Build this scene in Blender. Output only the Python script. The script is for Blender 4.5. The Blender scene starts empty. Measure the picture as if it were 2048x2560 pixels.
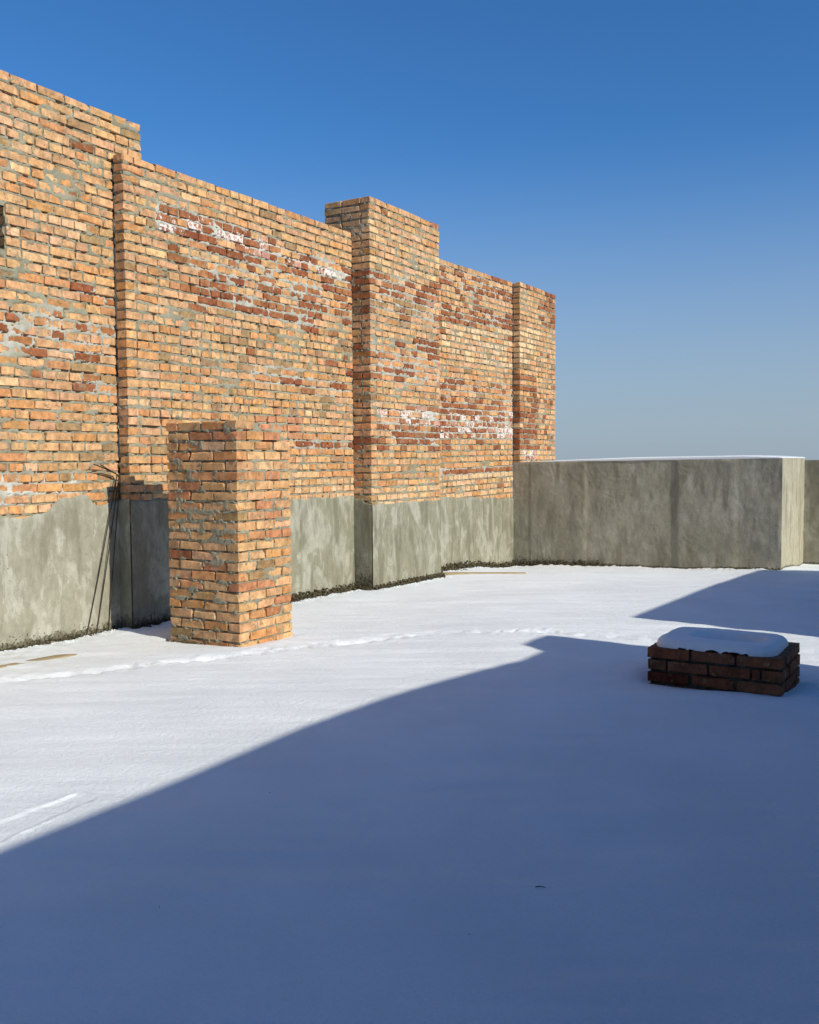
import bpy, math, random
import numpy as np
from mathutils import Vector, Matrix

scene = bpy.context.scene
col = scene.collection
rng = random.Random(11)
nrng = np.random.RandomState(5)
R = math.radians

# ------------------------------------------------------------------ camera
YAW, PITCH, ROLL = R(31.27), R(-2.99), R(-0.38)
fw = Vector((-math.sin(YAW)*math.cos(PITCH), math.cos(YAW)*math.cos(PITCH), math.sin(PITCH)))
r0 = Vector((math.cos(YAW), math.sin(YAW), 0)); u0 = r0.cross(fw)
rt = math.cos(ROLL)*r0 + math.sin(ROLL)*u0
up = -math.sin(ROLL)*r0 + math.cos(ROLL)*u0
CAM = Vector((6.615, 0.0, 1.455))
cd = bpy.data.cameras.new('camera'); cam = bpy.data.objects.new('camera', cd); col.objects.link(cam)
cd.sensor_fit = 'HORIZONTAL'; cd.sensor_width = 36.0; cd.lens = 36.0*2400/2048
cd.clip_start = 0.05; cd.clip_end = 20000
m = Matrix((rt, up, -fw)).transposed().to_4x4(); m.translation = CAM
cam.matrix_world = m
scene.camera = cam

# ------------------------------------------------------------------ sky, sun, exposure
PHI, EL = R(8.0), R(31.3)
SUN = Vector((math.cos(EL)*math.cos(PHI), -math.cos(EL)*math.sin(PHI), math.sin(EL)))
w = bpy.data.worlds.new('World'); scene.world = w; w.use_nodes = True
nt = w.node_tree; bg = nt.nodes['Background']
sky = nt.nodes.new('ShaderNodeTexSky'); sky.sky_type = 'NISHITA'; sky.sun_disc = False
sky.sun_elevation = EL; sky.sun_rotation = R(90) + PHI
sky.altitude = 0; sky.air_density = 1.0; sky.dust_density = 0.75; sky.ozone_density = 5.5
# the camera's cool white balance, over the whole sky
hs = nt.nodes.new('ShaderNodeHueSaturation'); hs.inputs['Saturation'].default_value = 1.08
wb = nt.nodes.new('ShaderNodeMix'); wb.data_type = 'RGBA'; wb.blend_type = 'MULTIPLY'; wb.inputs[0].default_value = 1.0
wb.inputs[7].default_value = (0.64, 1.03, 1.27, 1)
nt.links.new(sky.outputs[0], hs.inputs['Color']); nt.links.new(hs.outputs[0], wb.inputs[6]); 
# grey haze lying low all round the horizon
tcw = nt.nodes.new('ShaderNodeTexCoord'); sep = nt.nodes.new('ShaderNodeSeparateXYZ'); nt.links.new(tcw.outputs['Generated'], sep.inputs[0])
hz = nt.nodes.new('ShaderNodeMapRange'); hz.interpolation_type = 'SMOOTHSTEP'; nt.links.new(sep.outputs['Z'], hz.inputs[0])
hz.inputs[1].default_value = 0.33; hz.inputs[2].default_value = 0.0; hz.inputs[3].default_value = 0.0; hz.inputs[4].default_value = 0.80
hm = nt.nodes.new('ShaderNodeMix'); hm.data_type = 'RGBA'; hm.inputs[7].default_value = (3.6, 4.2, 5.0, 1)
nt.links.new(hz.outputs[0], hm.inputs[0]); nt.links.new(wb.outputs[2], hm.inputs[6]); nt.links.new(hm.outputs[2], bg.inputs[0])
bg.inputs[1].default_value = 0.103
ld = bpy.data.lights.new('sun', 'SUN'); sun = bpy.data.objects.new('sun', ld); col.objects.link(sun)
ld.energy = 5.0; ld.angle = R(0.53); ld.color = (1.0, 0.945, 0.80)
sun.rotation_euler = SUN.to_track_quat('Z', 'Y').to_euler()
sun.location = (20, -5, 20)
vs = scene.view_settings
vs.view_transform = 'Standard'; vs.look = 'None'; vs.gamma = 1.0; vs.exposure = 0.0; vs.use_curve_mapping = False
scene.cycles.max_bounces = 8; scene.cycles.diffuse_bounces = 5

# ------------------------------------------------------------------ noise
def _h(ix, iy, s):
    n = (ix.astype(np.int64)*374761393 + iy.astype(np.int64)*668265263 + s*2147483647) & 0xffffffff
    n = ((n ^ (n >> 13))*1274126177) & 0xffffffff
    n = ((n ^ (n >> 16))*2246822519) & 0xffffffff
    return ((n ^ (n >> 15)) & 0xffff)/32767.5 - 1.0
def vnoise(x, y, s=0):
    xi = np.floor(x); yi = np.floor(y); fx = x-xi; fy = y-yi
    fx = fx*fx*fx*(fx*(fx*6-15)+10); fy = fy*fy*fy*(fy*(fy*6-15)+10)
    a = _h(xi, yi, s); b = _h(xi+1, yi, s); c = _h(xi, yi+1, s); d = _h(xi+1, yi+1, s)
    return (a+(b-a)*fx) + ((c+(d-c)*fx)-(a+(b-a)*fx))*fy
def fbm(x, y, s=0, o=4):
    x = np.asarray(x, float); y = np.asarray(y, float)
    t = 0; a = 0.55
    for i in range(o):
        t = t + a*vnoise(x+17.3*i, y-9.1*i, s+i*7); x = x*2.03; y = y*2.03; a *= 0.5
    return t

# ------------------------------------------------------------------ helpers
def tag(o, label=None, cat=None, group=None, kind=None):
    if label: o['label'] = label
    if cat: o['category'] = cat
    if group: o['group'] = group
    if kind: o['kind'] = kind
    return o
def thing(name, loc, label, cat, group=None, kind='thing'):
    o = bpy.data.objects.new(name, None); col.objects.link(o); o.location = loc
    o.empty_display_size = 0.2
    return tag(o, label, cat, group, kind)
def link(name, me, mat=None, parent=None):
    if mat is not None and not me.materials: me.materials.append(mat)
    o = bpy.data.objects.new(name, me); col.objects.link(o)
    if parent is not None:
        o.parent = parent; o.location = -Vector(parent.location)
    return o
def mesh_np(name, V, Q, smooth=True, attrs=None, tris=None):
    """mesh from numpy verts and quads (and optional tris)"""
    me = bpy.data.meshes.new(name)
    V = np.asarray(V, np.float32); Q = np.asarray(Q, np.int32).reshape(-1, 4)
    nq = len(Q); nt_ = 0 if tris is None else len(tris)
    me.vertices.add(len(V)); me.vertices.foreach_set('co', V.ravel())
    loops = Q.ravel()
    starts = np.arange(nq)*4; tot = np.full(nq, 4)
    if nt_:
        T = np.asarray(tris, np.int32); loops = np.concatenate([loops, T.ravel()])
        starts = np.concatenate([starts, nq*4+np.arange(nt_)*3]); tot = np.concatenate([tot, np.full(nt_, 3)])
    me.loops.add(len(loops)); me.loops.foreach_set('vertex_index', loops.astype(np.int32))
    me.polygons.add(nq+nt_)
    me.polygons.foreach_set('loop_start', starts.astype(np.int32))
    me.polygons.foreach_set('use_smooth', np.full(nq+nt_, smooth, bool))
    if attrs:
        for k, (typ, data) in attrs.items():
            a = me.attributes.new(k, typ, 'POINT')
            a.data.foreach_set('color' if typ == 'FLOAT_COLOR' else 'value', np.asarray(data, np.float32).ravel())
    me.update(); me.validate()
    return me
class MB:
    """collects boxes / grids / tubes into one mesh"""
    def __init__(s): s.V = []; s.Q = []; s.A = []; s.n = 0
    def add(s, V, Q, A=None):
        V = np.asarray(V, float).reshape(-1, 3); s.V.append(V); s.Q.append(np.asarray(Q, int).reshape(-1, 4)+s.n)
        s.A.append(np.zeros(len(V)) if A is None else np.asarray(A, float)); s.n += len(V)
    def box(s, x0, x1, y0, y1, z0, z1):
        V = [(x, y, z) for x in (x0, x1) for y in (y0, y1) for z in (z0, z1)]
        s.add(V, [(0,1,3,2),(4,6,7,5),(0,4,5,1),(2,3,7,6),(0,2,6,4),(1,5,7,3)])
    def grid(s, P, A=None, mask=None, flip=False):
        n, k = P.shape[:2]; i = np.arange(n*k).reshape(n, k)
        Q = np.stack([i[:-1,:-1], i[1:,:-1], i[1:,1:], i[:-1,1:]], -1)
        if mask is not None: Q = Q[mask]
        Q = Q.reshape(-1, 4)
        if flip: Q = Q[:, ::-1]
        s.add(P.reshape(-1, 3), Q, None if A is None else A.ravel())
    def build(s, name, mat, parent=None, smooth=True, attr=None):
        me = mesh_np(name, np.concatenate(s.V), np.concatenate(s.Q), smooth,
                     {attr: ('FLOAT', np.concatenate(s.A))} if attr else None)
        return link(name, me, mat, parent)
def sharp_flat(o):
    for p in o.data.polygons: p.use_smooth = False
def tube(name, pts, rad, mat, parent=None, sides=8):
    P = [Vector(p) for p in pts]; mb = MB(); rings = []
    for i, p in enumerate(P):
        t = (P[min(i+1, len(P)-1)] - P[max(i-1, 0)]).normalized()
        a = t.cross(Vector((0.31, 0.2, 0.93))).normalized(); b = t.cross(a)
        rr = rad if not hasattr(rad, '__len__') else rad[i]
        rings.append([p + (math.cos(k*2*math.pi/sides)*a + math.sin(k*2*math.pi/sides)*b)*rr for k in range(sides)])
    G = np.array([[tuple(v) for v in rg]+[tuple(rg[0])] for rg in rings])
    mb.grid(G)
    for rg in (rings[0], rings[-1]):
        c = sum(rg, Vector())/len(rg)
        for k in range(0, sides, 2):
            mb.add([tuple(c), tuple(rg[k]), tuple(rg[k+1]), tuple(rg[(k+2) % sides])], [(0,1,2,3)])
    return mb.build(name, mat, parent)

# ------------------------------------------------------------------ materials
def new_mat(name):
    m = bpy.data.materials.new(name); m.use_nodes = True
    n = m.node_tree; b = n.nodes['Principled BSDF']
    b.inputs['Specular IOR Level'].default_value = 0.2
    return m, n, b
class NT:
    def __init__(s, n): s.n = n
    def node(s, t, **k):
        x = s.n.nodes.new(t)
        for a, v in k.items(): setattr(x, a, v)
        return x
    def lk(s, a, b): s.n.links.new(a, b)
    def pos(s): return s.node('ShaderNodeNewGeometry').outputs['Position']
    def mapping(s, vec, scale=(1,1,1), loc=(0,0,0), rot=(0,0,0)):
        x = s.node('ShaderNodeMapping'); s.lk(vec, x.inputs[0])
        x.inputs['Scale'].default_value = scale; x.inputs['Location'].default_value = loc; x.inputs['Rotation'].default_value = rot
        return x.outputs[0]
    def noise(s, vec, scale, detail=4, rough=0.55, dist=0.0):
        x = s.node('ShaderNodeTexNoise'); s.lk(vec, x.inputs['Vector'])
        x.inputs['Scale'].default_value = scale; x.inputs['Detail'].default_value = detail
        x.inputs['Roughness'].default_value = rough; x.inputs['Distortion'].default_value = dist
        return x.outputs['Fac']
    def ramp(s, fac, a, b, lo=0.0, hi=1.0):
        x = s.node('ShaderNodeMapRange'); s.lk(fac, x.inputs[0])
        x.inputs[1].default_value = a; x.inputs[2].default_value = b; x.inputs[3].default_value = lo; x.inputs[4].default_value = hi
        x.interpolation_type = 'SMOOTHSTEP' if (lo, hi) == (0.0, 1.0) else 'LINEAR'
        return x.outputs[0]
    def math(s, op, a, b=None):
        x = s.node('ShaderNodeMath', operation=op)
        for i, v in enumerate((a, b)):
            if v is None: continue
            if isinstance(v, (int, float)): x.inputs[i].default_value = v
            else: s.lk(v, x.inputs[i])
        return x.outputs[0]
    def mix(s, fac, a, b, mode='MIX'):
        x = s.node('ShaderNodeMix', data_type='RGBA', blend_type=mode)
        for sock, v in ((x.inputs[0], fac), (x.inputs[6], a), (x.inputs[7], b)):
            if isinstance(v, (int, float)): sock.default_value = v
            elif isinstance(v, tuple): sock.default_value = v if len(v) == 4 else v+(1,)
            else: s.lk(v, sock)
        return x.outputs[2]
    def bump(s, h, strength, dist, nrm=None):
        x = s.node('ShaderNodeBump'); s.lk(h, x.inputs['Height'])
        x.inputs['Strength'].default_value = strength; x.inputs['Distance'].default_value = dist
        if nrm is not None: s.lk(nrm, x.inputs['Normal'])
        return x.outputs[0]

MORTAR = (0.25, 0.225, 0.155)
def brick_material(name, source, film_col=MORTAR):
    m, n, b = new_mat(name); t = NT(n)
    if source == 'object':
        oi = t.node('ShaderNodeObjectInfo'); c, al = oi.outputs['Color'], oi.outputs['Alpha']
    else:
        at = t.node('ShaderNodeAttribute', attribute_name='tint'); c, al = at.outputs['Color'], at.outputs['Alpha']
    p = t.pos()
    c = t.mix(1.0, c, t.ramp(t.noise(p, 13, 5, 0.6), 0.30, 0.70, 0.58, 1.28), 'MULTIPLY')
    c = t.mix(1.0, c, t.ramp(t.noise(t.mapping(p, (1, 1, .35)), 55, 3), 0.3, 0.7, 0.86, 1.10), 'MULTIPLY')
    pale = t.ramp(t.noise(t.mapping(p, loc=(3.3, 1.7, 8.1)), 19, 4, 0.6), 0.56, 0.74)
    c = t.mix(t.math('MULTIPLY', pale, 0.30), c, (0.64, 0.42, 0.24))
    stain = t.ramp(t.noise(t.mapping(p, loc=(9.3, 4.7, 1.1)), 16, 6, 0.65), 0.575, 0.66)
    c = t.mix(t.math('MULTIPLY', stain, 0.62), c, (0.15, 0.105, 0.06))
    film = t.ramp(t.noise(t.mapping(p, loc=(-5.3, 2.2, 6.1)), 10, 6, 0.7), 0.56, 0.64)
    c = t.mix(t.math('MULTIPLY', film, 0.5), c, film_col)
    ef = t.noise(t.mapping(p, loc=(1.3, 7.2, 3.1)), 22, 6, 0.7)
    ef = t.ramp(t.math('ADD', ef, t.math('MULTIPLY', t.math('SUBTRACT', al, 1.0), 0.42)), 0.43, 0.53)
    c = t.mix(t.math('MULTIPLY', ef, t.ramp(al, 0.02, 0.12)), c, (0.70, 0.60, 0.56))
    t.lk(c, b.inputs['Base Color']); b.inputs['Roughness'].default_value = 0.9
    h = t.math('ADD', t.noise(p, 60, 5, 0.6), t.math('MULTIPLY', t.noise(t.mapping(p, loc=(4, 4, 4)), 17, 4), 0.5))
    t.lk(t.bump(h, 0.5, 0.004), b.inputs['Normal'])
    return m
M = {}
M['brick'] = brick_material('fired_brick', 'object')
M['brick_shaded'] = brick_material('shaded_brick', 'object', (.03, .026, .02))  # curb bricks: near-black film, deep shade put into the colour
M['brick_mass'] = brick_material('fired_brick_mass', 'attribute')

def mortar_material():
    m, n, b = new_mat('mortar'); t = NT(n); p = t.pos()
    c = t.mix(t.ramp(t.noise(p, 4, 5), 0.3, 0.7), (0.215, 0.20, 0.142), (0.31, 0.29, 0.212))
    c = t.mix(t.math('MULTIPLY', t.ramp(t.noise(p, 34, 5), 0.45, 0.75), 0.5), c, (0.14, 0.125, 0.085))
    at = t.node('ShaderNodeAttribute', attribute_name='white')
    wf = t.math('MULTIPLY', at.outputs['Fac'], t.ramp(t.noise(p, 9, 5), 0.3, 0.6, 0.25, 1.0))
    c = t.mix(wf, c, (0.58, 0.565, 0.52))
    t.lk(c, b.inputs['Base Color']); b.inputs['Roughness'].default_value = 0.95
    h = t.noise(p, 90, 6, 0.7)
    t.lk(t.bump(h, 0.6, 0.006), b.inputs['Normal'])
    return m
M['mortar'] = mortar_material()

def concrete_material(name, base, light, dark, ax, swirl=False):
    """ax: horizontal axis of the face (0: x, 1: y)"""
    m, n, b = new_mat(name); t = NT(n); p = t.pos()
    c = t.mix(t.ramp(t.noise(p, 2.2, 5, 0.6, 0.4), 0.3, 0.72), base, tuple(x*1.14 for x in base))
    drip = t.noise(t.mapping(p, (1, 1, 0.34)), 5.5, 5, 0.6, 0.6)
    blot = t.noise(t.mapping(p, (1, 1, 0.6), loc=(3, 8, 2)), 2.6, 5, 0.62, 0.8)
    lf = t.math('MAXIMUM', t.ramp(blot, 0.50, 0.58), t.math('MULTIPLY', t.ramp(drip, 0.54, 0.60), 0.8))
    c = t.mix(t.math('MULTIPLY', lf, 0.8), c, light)
    c = t.mix(1.0, c, t.ramp(t.noise(t.mapping(p, (1, 1, 0.6)), 14, 6, 0.65, 0.5), 0.3, 0.7, 0.80, 1.18), 'MULTIPLY')
    c = t.mix(t.math('MULTIPLY', t.ramp(t.noise(t.mapping(p, (1, 1, 0.25), loc=(5, 1, 1)), 6, 5), 0.50, 0.66), 0.75), c, dark)
    c = t.mix(t.math('MULTIPLY', t.ramp(t.noise(t.mapping(p, (1, 1, 0.5), loc=(8, 4, 1)), 1.1, 4), 0.45, 0.62), 0.5 if swirl else 0.15), c, dark)
    c = t.mix(t.math('MULTIPLY', t.ramp(t.noise(t.mapping(p, loc=(2, 2, 7)), 30, 3), 0.71, 0.76), 0.7), c, tuple(x*0.3 for x in dark))
    c = t.mix(1.0, c, t.ramp(t.noise(p, 150, 3), 0.3, 0.7, 0.86, 1.12), 'MULTIPLY')
    pit = t.node('ShaderNodeTexVoronoi'); t.lk(p, pit.inputs['Vector']); pit.inputs['Scale'].default_value = 26
    c = t.mix(t.math('MULTIPLY', t.ramp(pit.outputs['Distance'], 0.13, 0.08), t.math('MULTIPLY', t.ramp(t.noise(p, 5, 3), 0.5, 0.62), 0.8)), c, (0.045, 0.04, 0.03))
    # damp, soil-splashed foot of the concrete
    sx = t.node('ShaderNodeSeparateXYZ'); t.lk(p, sx.inputs[0])
    at = t.node('ShaderNodeAttribute', attribute_name='soil')
    df = t.math('ADD', at.outputs['Fac'], t.math('MULTIPLY', t.math('SUBTRACT', t.noise(t.mapping(p, loc=(7, 3, 3)), 7, 6, 0.7), 0.5), 1.6))
    c = t.mix(t.math('MULTIPLY', t.ramp(df, 0.60, 0.80), 0.75), c, (0.10, 0.088, 0.052))
    sp = t.math('ADD', t.math('MULTIPLY', at.outputs['Fac'], 0.22), t.noise(t.mapping(p, loc=(1, 3, 9)), 42, 3))
    c = t.mix(t.math('MULTIPLY', t.ramp(sp, 0.70, 0.74), 0.9), c, (0.05, 0.042, 0.028))
    t.lk(c, b.inputs['Base Color']); b.inputs['Roughness'].default_value = 0.92
    h = t.math('ADD', t.math('MULTIPLY', t.noise(p, 45, 6, 0.65), 0.35), t.noise(t.mapping(p, (1, 1, 0.5)), 7, 5, 0.6, 0.7))
    if swirl:
        wv = t.node('ShaderNodeTexWave', wave_type='RINGS', rings_direction='SPHERICAL')
        cell = t.node('ShaderNodeTexVoronoi'); t.lk(p, cell.inputs['Vector']); cell.inputs['Scale'].default_value = 1.1
        off = t.node('ShaderNodeVectorMath', operation='SUBTRACT'); t.lk(p, off.inputs[0]); t.lk(cell.outputs['Position'], off.inputs[1])
        t.lk(off.outputs[0], wv.inputs['Vector'])
        wv.inputs['Scale'].default_value = 3.2; wv.inputs['Distortion'].default_value = 11; wv.inputs['Detail'].default_value = 3
        wv.inputs['Detail Scale'].default_value = 1.2
        gate = t.ramp(t.noise(t.mapping(p, loc=(3, 3, 3)), 1.8, 4), 0.45, 0.6)
        h = t.math('ADD', h, t.math('MULTIPLY', t.math('MULTIPLY', wv.outputs['Fac'], gate), 0.30))
        vs_ = t.noise(t.mapping(p, (1, 1, 0.04)), 38, 3)
        h = t.math('ADD', h, t.math('MULTIPLY', vs_, 0.10))
    t.lk(t.bump(h, 0.42 if swirl else 0.5, 0.012), b.inputs['Normal'])
    return m
M['plinth'] = concrete_material('plinth_render', (0.215, 0.205, 0.148), (0.345, 0.335, 0.27), (0.15, 0.14, 0.095), 1)
M['plinth_pale'] = concrete_material('pale_plinth_render', (0.275, 0.265, 0.205), (0.43, 0.42, 0.355), (0.185, 0.172, 0.12), 1)
M['parapet'] = concrete_material('parapet_concrete', (0.315, 0.29, 0.215), (0.385, 0.36, 0.28), (0.215, 0.195, 0.137), 0, True)

def snow_material():
    m, n, b = new_mat('snow'); t = NT(n); p = t.pos()
    c = t.mix(t.ramp(t.noise(p, 1.3, 4), 0.3, 0.7), (0.725, 0.755, 0.775), (0.785, 0.815, 0.835))
    c = t.mix(1.0, c, t.ramp(t.noise(p, 120, 4, 0.7), 0.3, 0.7, 0.955, 1.045), 'MULTIPLY')
    at = t.node('ShaderNodeAttribute', attribute_name='dirty')
    c = t.mix(t.math('MULTIPLY', at.outputs['Fac'], t.ramp(t.noise(p, 6, 6, 0.7), 0.35, 0.75)), c, (0.50, 0.46, 0.38))
    t.lk(c, b.inputs['Base Color']); b.inputs['Roughness'].default_value = 0.75
    b.inputs['Specular IOR Level'].default_value = 0.15
    h = t.math('ADD', t.noise(p, 230, 4, 0.7), t.math('MULTIPLY', t.noise(p, 38, 4, 0.6), 1.6))
    t.lk(t.bump(h, 0.7, 0.006), b.inputs['Normal'])
    return m
M['snow'] = snow_material()
def simple(name, c, rough=0.8, metal=0.0, sc=30, var=0.35):
    m, n, b = new_mat(name); t = NT(n); p = t.pos()
    f = t.ramp(t.noise(p, sc, 5), 0.3, 0.7, 1-var, 1+var)
    t.lk(t.mix(1.0, c, f, 'MULTIPLY'), b.inputs['Base Color'])
    b.inputs['Roughness'].default_value = rough; b.inputs['Metallic'].default_value = metal
    t.lk(t.bump(t.noise(p, sc*2, 4), 0.4, 0.004), b.inputs['Normal'])
    return m
M['soil'] = simple('soil', (0.075, 0.062, 0.036), 0.95)
M['rod'] = simple('rusty_rod', (0.055, 0.04, 0.03), 0.7, 0.2)
M['dark'] = simple('dark_bark', (0.025, 0.02, 0.016), 0.9)
M['land'] = simple('snowy_land', (0.36, 0.38, 0.41), 0.9, 0, 0.01)  # snow greyed so that distant haze sits in its colour
def wood_material():
    m, n, b = new_mat('weathered_wood'); t = NT(n)
    tc = t.node('ShaderNodeTexCoord').outputs['Object']
    g = t.noise(t.mapping(tc, (1, 14, 14)), 9, 5, 0.6, 0.3)
    c = t.mix(t.ramp(g, 0.3, 0.7), (0.26, 0.19, 0.10), (0.42, 0.33, 0.20))
    t.lk(c, b.inputs['Base Color']); b.inputs['Roughness'].default_value = 0.8
    t.lk(t.bump(g, 0.5, 0.003), b.inputs['Normal'])
    return m
M['wood'] = wood_material()

# ------------------------------------------------------------------ snow height field
CT = np.array([(-.15,4.8,-.028),(-.15,5.97,-.035),(0,6.1,-.016),(0,6.5,-.011),(0,8.4,-.07),(0,9.55,-.09),(.265,9.6,-.085),
 (.265,11.27,-.092),(0,11.8,-.08),(0,14.1,-.24),(.95,14.1,-.175),(2.1,14.1,-.14),(4.117,14.1,-.078),(4.2,16,-.18),(1.488,5.81,0),
 (.722,5.81,-.031),(1.488,6.48,-.028),(4.69,6.2,-.02),(5.53,6.2,0),(5.53,6.85,-.05),(3.4,2.2,0),(3.4,4.5,0),(3.2,7.5,0),(5,2,0),
 (6.6,0,0),(6.6,4,0),(8,8,0),(5.5,9,-.02),(4,10.5,-.04),(2.5,9,-.03),(2,12,-.1),(0,2,0),(6,14,-.1)])
def snow_base(x, y):
    x = np.asarray(x, float); y = np.asarray(y, float)
    num = np.zeros_like(x); den = np.zeros_like(x)
    for cx, cy, cz in CT:
        k = 1/((x-cx)**2+(y-cy)**2+.15)**1.5
        num += k*cz; den += k
    return num/den
def seg_dist(x, y, pts):
    best = np.full(np.shape(x), 1e9); along = np.zeros(np.shape(x)); acc = 0.0
    for (ax, ay), (bx, by) in zip(pts[:-1], pts[1:]):
        L = math.hypot(bx-ax, by-ay); tx, ty = (bx-ax)/L, (by-ay)/L
        s = np.clip((x-ax)*tx+(y-ay)*ty, 0, L)
        d = np.hypot(x-ax-s*tx, y-ay-s*ty)
        k = d < best; best = np.where(k, d, best); along = np.where(k, acc+s, along); acc += L
    return best, along
TRAIL = [(0.1,2.9),(0.819,4.112),(1.233,4.801),(1.713,5.554),(1.95,6.193),(2.287,6.826),(2.8,7.307),(3.43,7.572),(3.949,7.705),(4.281,7.728),(5.469,7.773),(7.5,8.0)]
def wall_dist(x, y):
    """distance to the foot of the walls that the melted rim follows"""
    d = np.where(y < 6.07, x+.15, x)
    d = np.where((y > 9.59) & (y < 11.26), x-.265, d)
    par = np.where(x < 4.12, 14.108-y, 9)
    return np.minimum(np.abs(d), np.abs(par))
def snow_z(x, y):
    z = snow_base(x, y)
    # wind ripples, long across the view
    a = x*math.cos(YAW)+y*math.sin(YAW); b = -x*math.sin(YAW)+y*math.cos(YAW)
    z = z + 0.011*fbm(a*0.75+0.6*b, b*4.4, 3, 3) + 0.0028*fbm(a*3+b, b*15, 9, 3)
    z = z + 0.016*fbm(x*.55, y*.55, 21, 2)
    # old, half filled foot trail
    d, s = seg_dist(x + .05*vnoise(x*3, y*3, 41), y + .05*vnoise(x*3, y*3, 43), TRAIL)
    pat = np.clip(0.25+1.1*vnoise(s*4.6, s*0+.5, 31), 0, 1)
    z = z - 0.034*np.exp(-(d/.05)**2)*pat + 0.006*np.exp(-((d-.12)/.05)**2)*pat
    z = z + 0.022*np.exp(-(d/.13)**2)*(fbm(x*17, y*17, 33, 2)-.30)
    # shallow imprint of a board
    cx = 3.205 + (2.85-y)*0.10; hw = 0.058+0.075*np.clip(2.85-y, 0, 1)
    e = np.maximum(np.abs(x-cx)-hw, y-2.84) + 0.014*fbm(x*14, y*14, 51, 4)
    z = z - 0.007/(1+np.exp(np.clip(e/.005, -30, 30))) + 0.006*np.exp(-((e-.008)/.013)**2)*np.clip(.5+1.1*fbm(x*9, y*9, 53, 3), 0, 1)
    # melted, crumbly rim along the walls
    wd = wall_dist(x, y)
    z = z - 0.04*np.exp(-(wd/.06)**2)*(0.5+0.8*fbm(x*6, y*6, 61, 3)) + 0.022*np.exp(-(wd/.22)**2)*fbm(x*17, y*17, 63, 3)
    # around pillar and curb
    for (x0, x1, y0, y1) in ((.722,1.488,5.81,6.485), (4.69,5.532,6.2,6.85)):
        q = np.hypot(np.maximum(np.maximum(x0-x, x-x1), 0), np.maximum(np.maximum(y0-y, y-y1), 0))
        z = z - 0.012*np.exp(-(q/.05)**2) + 0.010*np.exp(-((q-.16)/.1)**2)*(x0 > 3)
    return z
def sz(x, y): return float(snow_z(np.array([x]), np.array([y]))[0])

def build_snow():
    xs = np.concatenate([np.arange(-.55, 3.0, .026), np.arange(3.0, 3.5, .008), np.arange(3.5, 7.4, .026), np.linspace(7.45, 11.2, 20)])
    ys = np.concatenate([np.linspace(-6, .75, 40), np.arange(.8, 2.0, .024), np.arange(2.0, 2.95, .012), np.arange(2.95, 8.6, .024), np.arange(8.6, 16.4, .034)])
    X, Y = np.meshgrid(xs, ys, indexing='ij')
    Z = snow_z(X, Y)
    dirty = 0.9*np.exp(-(wall_dist(X, Y)/.28)**2)
    d1 = np.hypot((X-.45)/.5, (Y-4.6)/.8)
    dirty = np.clip(dirty+0.5*np.exp(-d1**2), 0, 1)
    mb = MB(); mb.grid(np.stack([X, Y, Z], -1), dirty)
    o = mb.build('snow_covered_roof', M['snow'], attr='dirty')
    tag(o, 'smooth snow lying over the flat roof between the walls', kind='structure')
build_snow()
# slab under the snow, and the land far below the roof
mb = MB(); mb.box(-.55, 11.2, -6, 16.4, -.75, -.45)
tag(mb.build('roof_slab', M['parapet'], smooth=False), 'concrete roof slab hidden under the snow', kind='structure')
mb = MB(); mb.box(-9000, 9000, -9000, 9000, -26, -25)
tag(mb.build('ground', M['land'], smooth=False), 'snowy land far below the roof', kind='structure')

# ------------------------------------------------------------------ bricks
TYPES = {'S': .252, 'Q': .186, 'H': .122}
def brick_mesh(l, d, h, r):
    """bevelled, slightly uneven brick, centred, long side along local x: 24 verts, 44 triangles"""
    V = []; idx = {}
    chip = {}
    for sx in (-1, 1):
        for sy in (-1, 1):
            for sz_ in (-1, 1):
                chip[(sx, sy, sz_)] = r.choice((.0025, .003, .003, .004, .006, .014)) if r.random() < .7 else .0025
    for k, c in chip.items():
        hx, hy, hz = l/2, d/2, h/2
        for ax in range(3):
            o = [hx, hy, hz]
            for j in range(3):
                if j != ax: o[j] -= min(c*r.uniform(.6, 1.3)*(1.4 if j == 0 else 1.0), o[j]*.5)
            p = [k[j]*(o[j] + r.gauss(0, .0011)) for j in range(3)]
            idx[(k, ax)] = len(V); V.append(p)
    F = []
    S = (-1, 1)
    for ax in range(3):
        a, b = [(1, 2), (2, 0), (0, 1)][ax]
        for s in S:
            ring = []
            for (p, q) in ((-1, -1), (1, -1), (1, 1), (-1, 1)):
                k = [0, 0, 0]; k[ax] = s; k[a] = p; k[b] = q; ring.append(idx[(tuple(k), ax)])
            F.append(ring if s > 0 else ring[::-1])
    for e in range(3):           # edges along axis e
        a, b = [(1, 2), (2, 0), (0, 1)][e]
        for p in S:
            for q in S:
                k0 = [0, 0, 0]; k0[a] = p; k0[b] = q; k1 = list(k0); k0[e] = -1; k1[e] = 1
                k0, k1 = tuple(k0), tuple(k1)
                f = [idx[(k0, a)], idx[(k1, a)], idx[(k1, b)], idx[(k0, b)]]
                F.append(f if p*q < 0 else f[::-1])
    for k in chip:
        f = [idx[(k, 0)], idx[(k, 1)], idx[(k, 2)]]
        F.append(f if k[0]*k[1]*k[2] > 0 else f[::-1])
    me = bpy.data.meshes.new('brick'); me.from_pydata(V, [], F); me.update(); me.materials.append(M['brick'])
    return me
BH, BD = .0645, .118
VAR = {k: [brick_mesh(L, BD, BH, rng) for _ in range(14)] for k, L in TYPES.items()}
VNP = {k: [(np.array([v.co[:] for v in me.vertices]), [tuple(p.vertices) for p in me.polygons]) for me in v] for k, v in VAR.items()}

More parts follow.
